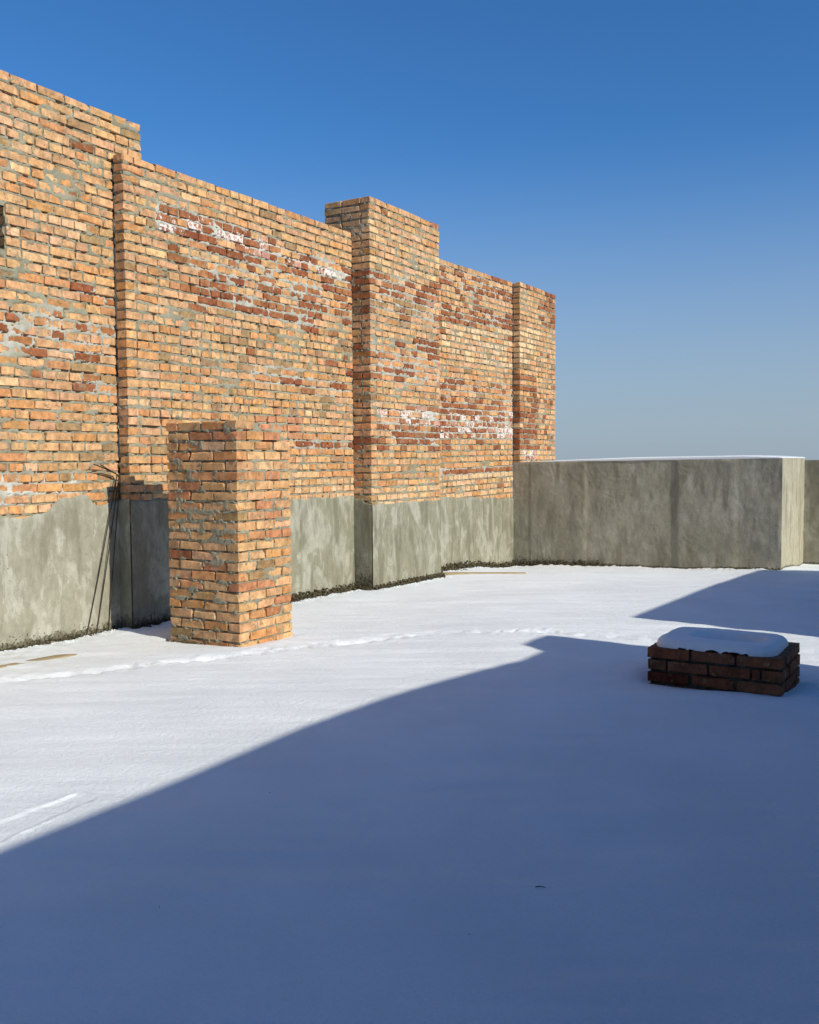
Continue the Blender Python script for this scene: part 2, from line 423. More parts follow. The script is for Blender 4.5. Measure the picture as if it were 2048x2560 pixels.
PAL = {'tan': (.575,.325,.158), 'orange': (.545,.262,.108), 'dull': (.34,.205,.10), 'pale': (.63,.385,.205), 'cream': (.66,.44,.245),
       'red': (.25,.075,.030), 'salmon': (.55,.24,.125), 'pink': (.50,.26,.18)}
ZONES = [
 ('A',4.5,1.31,5.55,1.29,.075,'effl2',.75),
 ('C',6.49,3.75,7.60,3.77,0.11,'effl',0.75), ('C',7.59,3.73,9.51,3.67,0.11,'effl',0.65), ('C',6.85,3.74,7.84,3.61,0.16,'red',0.60), ('C',7.84,3.44,9.51,3.34,0.18,'red',0.50), ('C',7.00,3.10,8.87,3.07,0.12,'red',0.85), ('C',6.90,3.37,7.71,3.34,0.10,'red',0.60), ('C',8.44,1.67,9.56,1.64,0.06,'red',0.80), ('C',8.43,1.28,9.56,1.22,0.06,'pale',0.80), ('C',8.43,1.15,9.55,1.10,0.06,'pale',0.80), ('C',7.87,1.95,8.62,1.82,0.13,'salmon',0.90), ('C',7.33,2.65,9.50,2.58,0.26,'dull',0.15), ('C',6.26,4.04,6.81,3.95,0.11,'pale',0.30), ('C',7.81,2.40,9.49,2.29,0.13,'red',0.20), ('A',5.69,2.94,6.08,2.92,0.06,'red',0.60), ('A',5.68,2.65,6.08,2.64,0.05,'red',0.50), ('A',5.66,2.15,6.04,2.12,0.08,'red',0.60), ('A',4.89,2.47,5.47,2.67,0.16,'red',0.20), ('A',4.85,1.32,5.35,1.32,0.04,'redeffl',0.90), ('A',4.85,1.24,5.63,1.24,0.05,'effl2',0.70), ('A',4.84,1.12,5.07,1.12,0.05,'red',0.50), ('A',5.07,1.10,5.38,1.09,0.05,'pale',0.60), ('A',4.92,3.36,5.70,3.31,0.20,'pale',0.45), ('A',4.94,4.17,5.94,4.12,0.26,'pale',0.15), ('D',9.67,3.60,11.22,3.68,0.12,'red',0.65), ('D',9.72,3.68,10.85,3.81,0.07,'pale',0.60), ('D',10.26,3.52,11.16,3.54,0.07,'pink',0.50), ('D',9.63,3.33,10.85,3.42,0.07,'dull',0.70), ('D',10.64,2.99,11.21,2.91,0.12,'red',0.75), ('D',9.62,2.67,11.21,2.78,0.05,'orange',0.80), ('D',9.87,2.11,11.20,2.09,0.07,'effl',0.60), ('D',9.87,1.99,11.20,1.98,0.07,'effl',0.50), ('D',10.10,1.80,11.20,1.74,0.11,'red',0.85), ('D',9.61,1.12,11.23,1.10,0.06,'pale',0.80), ('D',9.61,1.01,11.22,0.98,0.07,'pale',0.60), ('D',9.61,1.26,11.23,1.26,0.07,'orange',0.60), ('D',9.63,3.80,10.86,3.91,0.07,'pale',0.30), ('D',9.60,4.08,11.17,4.17,0.20,'pale',0.30), ('E',11.75,3.97,14.08,4.05,0.07,'red',0.50), ('E',11.74,3.50,14.08,3.59,0.07,'red',0.90), ('E',11.74,3.59,13.93,3.69,0.08,'red',0.50), ('E',11.80,3.35,14.08,3.42,0.07,'cream',0.80), ('E',11.74,3.09,14.08,3.14,0.20,'cream',0.55), ('E',11.79,2.26,14.08,2.31,0.12,'red',0.50), ('E',12.08,2.13,14.08,2.18,0.08,'effl',0.60), ('E',11.73,1.95,14.08,1.96,0.13,'effl',0.85), ('E',12.95,2.11,14.08,2.05,0.14,'red',0.50), ('E',11.78,1.32,14.08,1.31,0.06,'red',0.95), ('E',11.78,1.23,14.08,1.20,0.06,'cream',0.70), ('E',11.77,1.06,14.08,1.02,0.12,'pale',0.50), ('E',11.75,4.03,14.08,4.12,0.18,'red',0.25), ('E',11.79,2.54,14.08,2.59,0.10,'red',0.35), ('F',14.98,4.17,15.62,4.16,0.47,'red',0.70), ('F',14.11,2.24,14.82,2.24,0.59,'red',0.80), ('F',14.11,3.32,14.82,3.33,0.32,'cream',0.60), ('F',14.11,3.04,14.90,3.06,0.13,'dull',0.60), ('F',14.26,1.55,14.82,1.54,0.07,'effl',0.50),
 ('C',6.6,3.50,9.5,3.30,.42,'red',.30), ('C',7.6,2.55,9.5,2.5,.3,'red',.12), ('D',9.6,2.65,11.25,2.65,.22,'red',.35), ('D',9.6,1.92,11.25,1.90,.30,'red',.40),
 ('D',9.6,3.45,11.25,3.42,.20,'red',.30), ('E',11.3,2.0,14.1,1.95,.36,'red',.38), ('E',11.3,3.55,14.1,3.55,.30,'red',.30), ('F',14.1,2.1,15.6,2.1,.5,'red',.30), ('A',4.6,2.55,6.06,2.5,.16,'red',.18),
]
def zone_hit(wall, y, z):
    for (w_, ya, za, yb, zb, hz, typ, pr) in ZONES:
        if w_ != wall: continue
        t = (y-ya)/(yb-ya)
        if -.03 <= t <= 1.03 and abs(z-(za+(zb-za)*t)) < hz: yield typ, pr
def brick_tint(wall, y, z, r):
    typ, ef = None, 0.0
    for t, pr in zone_hit(wall, y, z):
        if r.random() < pr:
            typ = t; break
    if typ is None:
        k = min(max((z-1)/3.4, 0), 1); q = r.random(); po = .40-.30*k
        typ = 'orange' if q < po else 'tan' if q < .91 else 'dull' if q < .95 else 'pale' if q < .985 else 'red'
    if typ == 'effl': typ = r.choice(('red', 'red', 'pink')); ef = r.choice((.55, .75, 1.0))
    elif typ == 'redeffl': typ = 'red'; ef = r.choice((.3, .5, .7))
    elif typ == 'effl2': typ = 'orange'; ef = r.choice((.2, .35, .5))
    elif typ in ('red', 'pink') and r.random() < .25: ef = .35
    c = PAL[typ]
    if typ == 'red':
        k = r.random()**2*.5; c = tuple(p+(q-p)*k for p, q in zip(c, PAL['orange']))
    f = r.uniform(.86, 1.10); g = r.uniform(.95, 1.05); b = r.uniform(.90, 1.10)
    return (c[0]*f, c[1]*f*g, c[2]*f*b, ef)

def row(L, kind, r):
    """brick spans along one course of length L"""
    out = []; pos = 0.0; first = True; i = 0
    while pos < L-.02:
        if kind == 'S': k = 'S'
        elif kind == 'H': k = 'H' if r.random() < .93 else 'Q'
        else: k = r.choice('SSHHHQ')
        if first and kind == 'S' and r.random() < .6: k = r.choice('HQ')
        first = False
        l = TYPES[k]*r.uniform(.975, 1.02); rem = L-pos
        if rem < l+.075:
            l = rem if rem <= .262 else rem*.5-.008
        out.append((pos, pos+l)); pos += l + r.uniform(.009, .020)
    if len(out) > 1 and out[-1][1]-out[-1][0] < .05:
        out.pop(); a = out[-1]; out[-1] = (a[0], L)
    return out

class Brick:
    __slots__ = ('x0','x1','y0','y1','z','h','axis','tint','size')
    def __init__(s, x0, x1, y0, y1, z, axis, tint, h=BH):
        s.x0, s.x1, s.y0, s.y1, s.z, s.axis, s.tint, s.h = x0, x1, y0, y1, z, axis, tint, h

def project(p):
    d = Vector(p)-CAM; k = d.dot(fw)
    if k < .1: return None
    return 1024+2400*d.dot(rt)/k, 1280-2400*d.dot(up)/k, k
PILLAR_BOX = (417, 727, 1055, 1610)
def seen_size(b, own_pillar=False):
    c = ((b.x0+b.x1)/2, (b.y0+b.y1)/2, b.z); q = project(c)
    if q is None or not (-15 < q[0] < 2063 and -15 < q[1] < 2575): return 0.0
    if not own_pillar and PILLAR_BOX[0]+8 < q[0] < PILLAR_BOX[1]-8 and PILLAR_BOX[2]+8 < q[1] < PILLAR_BOX[3]: return 0.0
    cx, cy = c[0]-CAM.x, c[1]-CAM.y; n = math.hypot(cx, cy)
    return ((b.y1-b.y0)*abs(cx)/n + (b.x1-b.x0)*abs(cy)/n)*b.h/q[2]**2

def emit_bricks(bricks, parent, r, limit=300, own=False, hidden=lambda b: False, mat=None):
    order = sorted(bricks, key=lambda b: -(0 if hidden(b) else seen_size(b, own)))
    singles = [b for b in order[:limit] if not hidden(b) and seen_size(b, own) > 0]
    ids = set(map(id, singles)); rest = [b for b in bricks if id(b) not in ids]
    mv, mt, mq, mc, nn = [], [], [], [], 0
    def place(b):
        L = (b.y1-b.y0) if b.axis == 'y' else (b.x1-b.x0)
        D = (b.x1-b.x0) if b.axis == 'y' else (b.y1-b.y0)
        k = min(TYPES, key=lambda t: abs(TYPES[t]-L)); v = r.randrange(14)
        rot = Matrix.Rotation((R(90) if b.axis == 'y' else 0) + r.choice((0, math.pi)) + R(r.gauss(0, .35)), 4, 'Z') @ Matrix.Rotation(R(r.gauss(0, .45)), 4, 'Y')
        loc = Vector(((b.x0+b.x1)/2 + r.gauss(0, .0016), (b.y0+b.y1)/2 + r.gauss(0, .0012), b.z))
        sc = Matrix.Diagonal((L/TYPES[k], D/BD, b.h/BH*r.uniform(.97, 1.03), 1))
        return k, v, Matrix.Translation(loc) @ rot @ sc
    pl = Matrix.Translation(-Vector(parent.location))
    for b in singles:
        k, v, mx = place(b)
        o = bpy.data.objects.new('brick', VAR[k][v]); col.objects.link(o); o.parent = parent
        o.matrix_basis = pl @ mx; o.color = b.tint
        if mat is not None: o.material_slots[0].link = 'OBJECT'; o.material_slots[0].material = mat
    for b in rest:
        k, v, mx = place(b); V, F = VNP[k][v]
        W_ = V @ np.array(mx.to_3x3()).T + np.array(mx.translation)
        mv.append(W_); mc.append(np.tile(np.array(b.tint), (len(V), 1)))
        for f in F:
            (mq if len(f) == 4 else mt).append([i+nn for i in f])
        nn += len(V)
    if rest:
        me = mesh_np('brickwork', np.concatenate(mv), mq, False, {'tint': ('FLOAT_COLOR', np.concatenate(mc))}, mt)
        o = link('brickwork', me, M['brick_mass'], parent); o['kind'] = 'stuff'

def white_at(wall, Y, Z):
    a = np.zeros_like(Y)
    for (w_, ya, za, yb, zb, hz, typ, pr) in ZONES:
        if w_ != wall or typ not in ('effl', 'redeffl', 'effl2', 'red') or hz > .22: continue
        t = (Y-ya)/(yb-ya); d = np.abs(Z-(za+(zb-za)*t))/(hz*1.15)
        k = (.8 if typ != 'red' else .5)*np.clip(1.6-1.3*d, 0, 1)*((t > -.05) & (t < 1.05))
        a = np.maximum(a, k)
    return a

def mortar_face(mb, O, U, N, L, z0, z1, res, rects, smear=1.0, seed=0, white=None, mask_hole=None, clamp=(True, True), depth=0.0115):
    """mortar bed: joints recessed, smeared over the brick edges in patches.  rects: (u0,u1,v0,v1) in metres, v absolute z"""
    i0 = depth if clamp[0] else 0.0; i1 = L-depth if clamp[1] else L
    us = np.linspace(i0, i1, max(2, int((i1-i0)/res))); vs_ = np.linspace(z0, z1, max(2, int((z1-z0)/res)))
    Ug, Vg = np.meshgrid(us, vs_, indexing='ij')
    D = np.zeros_like(Ug)
    for (a, b, c, d) in rects:
        ia, ib = np.searchsorted(us, a), np.searchsorted(us, b); ic, id_ = np.searchsorted(vs_, c), np.searchsorted(vs_, d)
        if ib <= ia or id_ <= ic: continue
        uu = us[ia:ib, None]; vv = vs_[None, ic:id_]
        D[ia:ib, ic:id_] = np.maximum(D[ia:ib, ic:id_], np.minimum(np.minimum(uu-a, b-uu), np.minimum(vv-c, d-vv)))
    W1, W2 = Ug+seed*13.7, Vg+seed*5.1
    n1 = fbm(W1/.14, W2/.07, seed+1, 3); n2 = fbm(W1/.026, W2/.026, seed+2, 3)
    n3 = fbm(W1/.42, W2/.28, seed+3, 4); n4 = fbm(W1/.05, W2/.05, seed+4, 2)
    S = np.clip(smear*(n3*.55+.76*n1+.38*n2+.10), 0, 1)
    h = -depth + .005*n2 + .004*n1 + S*.034 - D*.85
    h = h - .022*np.clip((n4-.12)*4, 0, 1)*(D < .004)*(S < .45)
    h = np.clip(h, -.034, .0035+.0025*n2)
    edge = np.ones_like(h)
    if clamp[0]: edge *= np.clip((Ug-i0)/.02, 0, 1)
    if clamp[1]: edge *= np.clip((i1-Ug)/.02, 0, 1)
    h = -depth + (h+depth)*edge
    O, U, N = np.array(O, float), np.array(U, float), np.array(N, float)
    P = O + Ug[..., None]*U + h[..., None]*N + np.array([0, 0, 1.0])*Vg[..., None]
    A = white(P[..., 1], Vg) if white else None
    mk = None
    if mask_hole is not None:
        a, b, c, d = mask_hole
        cu = (us[:-1]+us[1:])/2; cv = (vs_[:-1]+vs_[1:])/2
        mk = ~((cu[:, None] > a) & (cu[:, None] < b) & (cv[None] > c) & (cv[None] < d))
    mb.grid(P, A, mk, flip=bool(np.cross(U, [0, 0, 1]) @ N < 0))

def plinth_face(mb, O, U, N, L, z0, top, res, seed=0, proud=.010, soil=0.25, ragged=.03, seams=(), soil_top=0.0, clamp=(True, True)):
    """rendered concrete face with an uneven upper edge; top: function of u"""
    us = np.linspace(0, L, max(2, int(L/res))); nz = 90
    tz = np.array([top(u) for u in us]) + ragged*fbm(us/.16+seed*3, us*0+seed, seed+5, 4)
    T = np.linspace(0, 1, nz)
    Vg = z0 + (tz[:, None]-z0)*T[None]; Ug = np.repeat(us[:, None], nz, 1)
    h = proud + .006*fbm(Ug/.6+seed, Vg/.6, seed+6, 3) + .0025*fbm(Ug/.06, Vg/.12, seed+7, 3)
    for (su, sw, sd) in seams: h = h - sd*np.exp(-((Ug-su-.004*np.sin(Vg*7))/sw)**2)
    lip = np.clip((tz[:, None]-Vg)/.03, 0, 1); h = h*(.2+.8*lip**.5)
    e = np.ones_like(h)
    if clamp[0]: e *= np.clip(Ug/.03, 0, 1)
    if clamp[1]: e *= np.clip((L-Ug)/.03, 0, 1)
    h = proud*.8*(1-e) + h*e
    O, U, N = np.array(O, float), np.array(U, float), np.array(N, float)
    P = O + Ug[..., None]*U + h[..., None]*N + np.array([0, 0, 1.0])*Vg[..., None]
    g = snow_base(P[..., 0], P[..., 1])
    A = np.clip(1-(Vg-g)/soil, 0, 1)
    # upper lip folding back to the brick
    lipP = P[:, -1:].copy(); lipP = lipP - N*.03; lipP[..., 2] += .004
    P = np.concatenate([P, lipP], 1); A = np.concatenate([A, A[:, -1:]*0], 1)
    mb.grid(P, A, flip=bool(np.cross(U, [0, 0, 1]) @ N < 0))

def top_crust(mb, x0, x1, y0, y1, z, seed, amp=.022):
    ys = np.arange(y0, y1, .02); xs = np.linspace(x0, x1, 9)
    Xg, Yg = np.meshgrid(xs, ys, indexing='ij')
    e = np.minimum(np.minimum(Xg-x0, x1-Xg)/.03, np.minimum(Yg-y0, y1-.02-Yg)/.03); e = np.clip(e, 0, 1)**.5
    Zg = z - .006 + e*np.clip(amp*(fbm(Xg*7, Yg*4, seed, 4)+.12), 0, .03)
    mb.grid(np.stack([Xg, Yg, Zg], -1))
PITCH_W = .0862
def courses(z_top, z_bot, pitch=PITCH_W):
    n = int((z_top-z_bot)/pitch)+1
    return [z_top-BH/2-i*pitch for i in range(n)]
def wob(y, s): return .006*float(fbm(np.array([y/.55]), np.array([s*1.7]), 77, 2)[0])

# ================================================================== near, tall wall (left edge of the picture)
def wall_near():
    r = random.Random(101); X = -.15
    root = thing('brick_wall', (X, 5.2, 0), 'tall brick wall filling the left edge, its top highest, a hole at the edge', 'wall', 'sections of the long brick wall')
    Y0, Y1, YT = 1.2, 6.075, 6.419; HOLE = (4.50, 4.975, 3.166, 3.511)
    bricks = []; zs = courses(4.565, 1.0)
    for i, z in enumerate(zs):
        yend = YT if z > 4.17 else Y1
        kind = 'S' if i == 0 else r.choice('SSSHHHM')
        spans = [(Y0, yend)]
        if HOLE[2]-.03 < z < HOLE[3]+.02: spans = [(Y0, HOLE[0]), (HOLE[1], yend)]
        for a, b in spans:
            for (p, q) in row(b-a, kind, r):
                yc = a+(p+q)/2
                bricks.append(Brick(X-BD, X, a+p, a+q, z+wob(yc, i), 'y', brick_tint('A', yc, z, r)))
    emit_bricks(bricks, root, r)
    rects = lambda lo: [(b.y0-lo, b.y1-lo, b.z-b.h/2, b.z+b.h/2) for b in bricks]
    mb = MB(); wh = lambda Y, Z: white_at('A', Y, Z)
    mortar_face(mb, (X, 4.2, 0), (0, 1, 0), (1, 0, 0), Y1-4.2, .9, 4.55, .0085, rects(4.2), 1.15, 11, wh, (HOLE[0]-4.2, HOLE[1]-4.2-.012, HOLE[2], HOLE[3]), (False, False))
    mortar_face(mb, (X, Y1, 0), (0, 1, 0), (1, 0, 0), YT-Y1-.012, 4.15, 4.55, .0085, rects(Y1), 1.0, 11, wh, None, (False, False))
    mortar_face(mb, (X, Y0, 0), (0, 1, 0), (1, 0, 0), 4.2-Y0, .9, 4.55, .03, rects(Y0), 1.0, 11, wh, None, (False, False))
    top_crust(mb, X-.12, X-.008, 4.2, YT-.01, 4.567, 15)
    c = X-.036
    mb.box(-.54, c, Y0, HOLE[0], .9, 4.552); mb.box(-.54, c, HOLE[1]+.014, YT-.015, .9, 4.549)
    mb.box(-.54, c, HOLE[0]-.002, HOLE[1]+.002, .9, HOLE[2]); mb.box(-.54, c, HOLE[0]-.002, HOLE[1]+.002, HOLE[3], 4.55)
    mb.box(-.545, -.50, HOLE[0]-.1, HOLE[1]+.1, HOLE[2]-.1, HOLE[3]+.1)
    mb.build('mortar', M['mortar'], root, attr='white')
    pl = MB()
    top = lambda u: float(np.interp(Y0+u, (5.05, 5.30, 5.42, 5.72, 5.78), (1.03, 1.07, 1.165, 1.175, 1.10)))
    plinth_face(pl, (X, Y0, 0), (0, 1, 0), (1, 0, 0), Y1-Y0, -.45, top, .02, 1, soil=.13, ragged=.022, seams=((4.878-Y0, .008, .016), (3.5-Y0, .008, .014)), clamp=(False, False))
    pl.box(-.53, X-.025, Y0, Y1, -.45, 1.02)
    pl.build('plinth', M['plinth_pale'], root, attr='soil')
wall_near()

# ================================================================== long lower wall
def wall_middle():
    r = random.Random(202); X = 0.0; Y0, Y1 = 6.06, 9.60
    root = thing('brick_wall', (X, 7.8, 0), 'long lower stretch of brick wall behind the free-standing pillar, up to the tall pier', 'wall', 'sections of the long brick wall')
    bricks = []
    for i, z in enumerate(courses(4.195, .98)):
        kind = 'H' if i == 0 else r.choice('SSHHMM')
        if i == 0: sp = row(Y1-Y0, 'M', r)
        else: sp = row(Y1-Y0, kind, r)
        for (p, q) in sp:
            yc = Y0+(p+q)/2
            bricks.append(Brick(X-BD, X, Y0+p, Y0+q, z+wob(yc, i+50), 'y', brick_tint('C', yc, z, r)))
    emit_bricks(bricks, root, r)
    rects = [(b.y0-Y0, b.y1-Y0, b.z-b.h/2, b.z+b.h/2) for b in bricks]
    wh = lambda Y, Z: white_at('C', Y, Z)
    mb = MB()
    mortar_face(mb, (X, Y0, 0), (0, 1, 0), (1, 0, 0), Y1-Y0, .9, 4.18, .0088, rects, 1.0, 23, wh, None, (True, False))
    side = [(b.x0+.15, b.x1+.15, b.z-b.h/2, b.z+b.h/2) for b in bricks if b.y0 < Y0+.02]
    mortar_face(mb, (-.15, Y0, 0), (1, 0, 0), (0, -1, 0), .15, .9, 4.18, .0088, side, .5, 24, None, None, (False, True))
    top_crust(mb, X-.12, X-.008, Y0+.3, Y1, 4.197, 25, .014)
    mb.box(-.39, -.036, Y0+.04, Y1, .9, 4.178)
    mb.build('mortar', M['mortar'], root, attr='white')
    pl = MB()
    plinth_face(pl, (X, Y0, 0), (0, 1, 0), (1, 0, 0), Y1-Y0, -.45, lambda u: 1.135-.085*min(u/2.2, 1), .02, 3, soil=.14, ragged=.025)
    plinth_face(pl, (-.15, Y0, 0), (1, 0, 0), (0, -1, 0), .15, -.45, lambda u: 1.14, .02, 4, soil=.2, clamp=(False, True))
    pl.box(-.38, X-.025, Y0+.02, Y1, -.45, .99)
    pl.build('plinth', M['plinth'], root, attr='soil')
wall_middle()

# ================================================================== tall pier in the middle of the wall
def pier_tall():
    r = random.Random(303); X1, X0 = .265, -.39; Y0, Y1 = 9.59, 11.262
    root = thing('brick_pier', (.1, 10.4, 0), 'broad brick pier standing proud of the long wall and rising above it', 'pier')
    bricks = []
    for i, z in enumerate(courses(4.59, .88)):
        xs0 = X0 if z > 4.16 else X1-.265
        kind = 'S' if i == 0 else r.choice('SSSHHM')
        if i % 2 == 0:      # front row takes the corner
            for (p, q) in row(Y1-Y0, 'S' if i == 0 else kind, r):
                yc = Y0+(p+q)/2
                bricks.append(Brick(X1-BD, X1, Y0+p, Y0+q, z+wob(yc, i+90)*(p > .3), 'y', brick_tint('D', yc, z, r)))
            sp = row(X1-BD-.013-xs0, 'S' if z > 4.16 else 'H', r)
            for (p, q) in sp:
                bricks.append(Brick(xs0+p, xs0+q, Y0, Y0+BD, z, 'x', brick_tint('D', Y0+.1, z, r)))
        else:
            sp = row(X1-xs0, 'S', r) if z > 4.16 else [(.012, X1-xs0)] if r.random() < .7 else [(.01, .125), (.14, X1-xs0)]
            for (p, q) in sp:
                bricks.append(Brick(xs0+p, xs0+q, Y0, Y0+BD, z, 'x', brick_tint('D', Y0+.1, z, r)))
            o = BD+.014
            for (p, q) in row(Y1-Y0-o, kind, r):
                yc = Y0+o+(p+q)/2
                bricks.append(Brick(X1-BD, X1, Y0+o+p, Y0+o+q, z+wob(yc, i+90), 'y', brick_tint('D', yc, z, r)))
    emit_bricks(bricks, root, r, 330)
    front = [(b.y0-Y0, b.y1-Y0, b.z-b.h/2, b.z+b.h/2) for b in bricks if b.x1 > X1-.01]
    side = [(b.x0-X0, b.x1-X0, b.z-b.h/2, b.z+b.h/2) for b in bricks if b.y0 < Y0+.01]
    wh = lambda Y, Z: white_at('D', Y, Z)
    mb = MB()
    mortar_face(mb, (X1, Y0, 0), (0, 1, 0), (1, 0, 0), Y1-Y0, .85, 4.575, .009, front, 1.1, 31, wh, None, (True, True))
    mortar_face(mb, (X0, Y0, 0), (1, 0, 0), (0, -1, 0), X1-X0, .85, 4.575, .009, side, .7, 32, None, None, (False, True))
    top_crust(mb, X1-.13, X1-.006, Y0+.02, Y1-.01, 4.592, 35, .03)
    mb.box(X0, X1-.036, Y0+.036, Y1-.012, .85, 4.574)
    mb.build('mortar', M['mortar'], root, attr='white')
    pl = MB()
    plinth_face(pl, (X1, Y0, 0), (0, 1, 0), (1, 0, 0), Y1-Y0, -.45, lambda u: .945, .02, 7, soil=.13, ragged=.02)
    plinth_face(pl, (0, Y0, 0), (1, 0, 0), (0, -1, 0), X1, -.45, lambda u: .955+.05*(u < .15), .02, 8, soil=.42, clamp=(False, True))
    pl.box(-.38, X1-.025, Y0+.02, Y1, -.45, .86)
    pl.build('plinth', M['plinth'], root, attr='soil')
pier_tall()

# ================================================================== far stretch of wall
def wall_far():
    r = random.Random(404); X = 0.0; Y0, Y1 = 11.255, 14.108
    root = thing('brick_wall', (X, 12.7, 0), 'farther stretch of brick wall between the tall pier and the concrete parapet', 'wall', 'sections of the long brick wall')
    bricks = []
    for i, z in enumerate(courses(4.28, .80)):
        kind = r.choice('SSHHHMM')
        for (p, q) in row(Y1-Y0, kind, r):
            yc = Y0+(p+q)/2
            bricks.append(Brick(X-BD, X, Y0+p, Y0+q, z+wob(yc, i+140)+(yc-12.7)*.016, 'y', brick_tint('E', yc, z, r)))
    emit_bricks(bricks, root, r, 300, hidden=lambda b: b.y1 < 11.74)
    rects = [(b.y0-Y0, b.y1-Y0, b.z-b.h/2, b.z+b.h/2) for b in bricks]
    mb = MB()
    mortar_face(mb, (X, Y0, 0), (0, 1, 0), (1, 0, 0), Y1-Y0, .75, 4.255, .010, rects, .95, 43, lambda Y, Z: white_at('E', Y, Z), None, (False, False))
    mb.box(-.39, -.036, Y0, Y1, .75, 4.253)
    mb.build('mortar', M['mortar'], root, attr='white')
    pl = MB()
    plinth_face(pl, (X, Y0, 0), (0, 1, 0), (1, 0, 0), Y1-Y0-.001, -.5, lambda u: .95-.09*max(u-.6, 0)/2.2, .02, 12, soil=.2, ragged=.02, clamp=(False, False))
    pl.box(-.38, X-.025, Y0, Y1, -.5, .80)
    pl.build('plinth', M['plinth'], root, attr='soil')
wall_far()

# ================================================================== end pier on the far corner
def pier_end():
    r = random.Random(505); X1 = .127; Y0, Y1 = 14.112, 15.57
    root = thing('brick_pier', (.0, 14.8, 1.43), 'narrow brick end pier rising behind the corner of the concrete parapet', 'pier')
    bricks = []
    for i, z in enumerate(courses(4.30, 1.42)):
        for (p, q) in row(Y1-Y0, 'M' if i == 0 else r.choice('SHHMM'), r):
            yc = Y0+(p+q)/2
            bricks.append(Brick(X1-BD, X1, Y0+p, Y0+q, z+wob(yc, i+190)*(p > .3), 'y', brick_tint('F', yc, z, r)))
    emit_bricks(bricks, root, r)
    mb = MB()
    mortar_face(mb, (X1, Y0, 0), (0, 1, 0), (1, 0, 0), Y1-Y0, 1.4, 4.285, .011, [(b.y0-Y0, b.y1-Y0, b.z-b.h/2, b.z+b.h/2) for b in bricks], .9, 53, lambda Y, Z: white_at('F', Y, Z))
    mortar_face(mb, (-.02, Y0, 0), (1, 0, 0), (0, -1, 0), X1+.02, 1.4, 4.285, .011, [(b.x0+.02, b.x1+.02, b.z-b.h/2, b.z+b.h/2) for b in bricks if b.y0 < Y0+.02], .5, 54, None, None, (False, True))
    mb.box(-.39, X1-.036, Y0+.036, Y1-.012, 1.4, 4.283)
    mb.build('mortar', M['mortar'], root, attr='white')
pier_end()

# ================================================================== ring of bricks: pillar and curb
def ring_course(x0, x1, y0, y1, z, odd, wall, r, h=BH, ymax=None):
    out = []
    def add(a0, a1, b0, b1, ax):
        t = brick_tint(wall, (b0+b1)/2, z+1.6, r)
        out.append(Brick(a0, a1, b0, b1, z, ax, t, h))
    Lx, Ly = x1-x0, y1-y0; g = .014
    def split(L):     # fill with stretchers, closing with a header when it does not fit
        n = max(1, int(round((L+g)/(.252+g)))); l = (L-(n-1)*g)/n
        if l > .275:
            k = int(L//(.252+g)); s = [(i*(.252+g), i*(.252+g)+.252) for i in range(k)]
            s.append((k*(.252+g), L)); return s
        return [(i*(l+g), i*(l+g)+l) for i in range(n)]
    if odd:
        for p, q in split(Lx): add(x0+p, x0+q, y0, y0+BD, 'x'); add(x0+p, x0+q, y1-BD, y1, 'x')
        o = BD+g
        for p, q in split(Ly-2*o): add(x1-BD, x1, y0+o+p, y0+o+q, 'y'); add(x0, x0+BD, y0+o+p, y0+o+q, 'y')
    else:
        for p, q in split(Ly): add(x1-BD, x1, y0+p, y0+q, 'y'); add(x0, x0+BD, y0+p, y0+q, 'y')
        o = BD+g
        for p, q in split(Lx-2*o): add(x0+o+p, x0+o+q, y0, y0+BD, 'x'); add(x0+o+p, x0+o+q, y1-BD, y1, 'x')
    if ymax is not None: out = [b for b in out if b.y1 < ymax+.02]
    return out
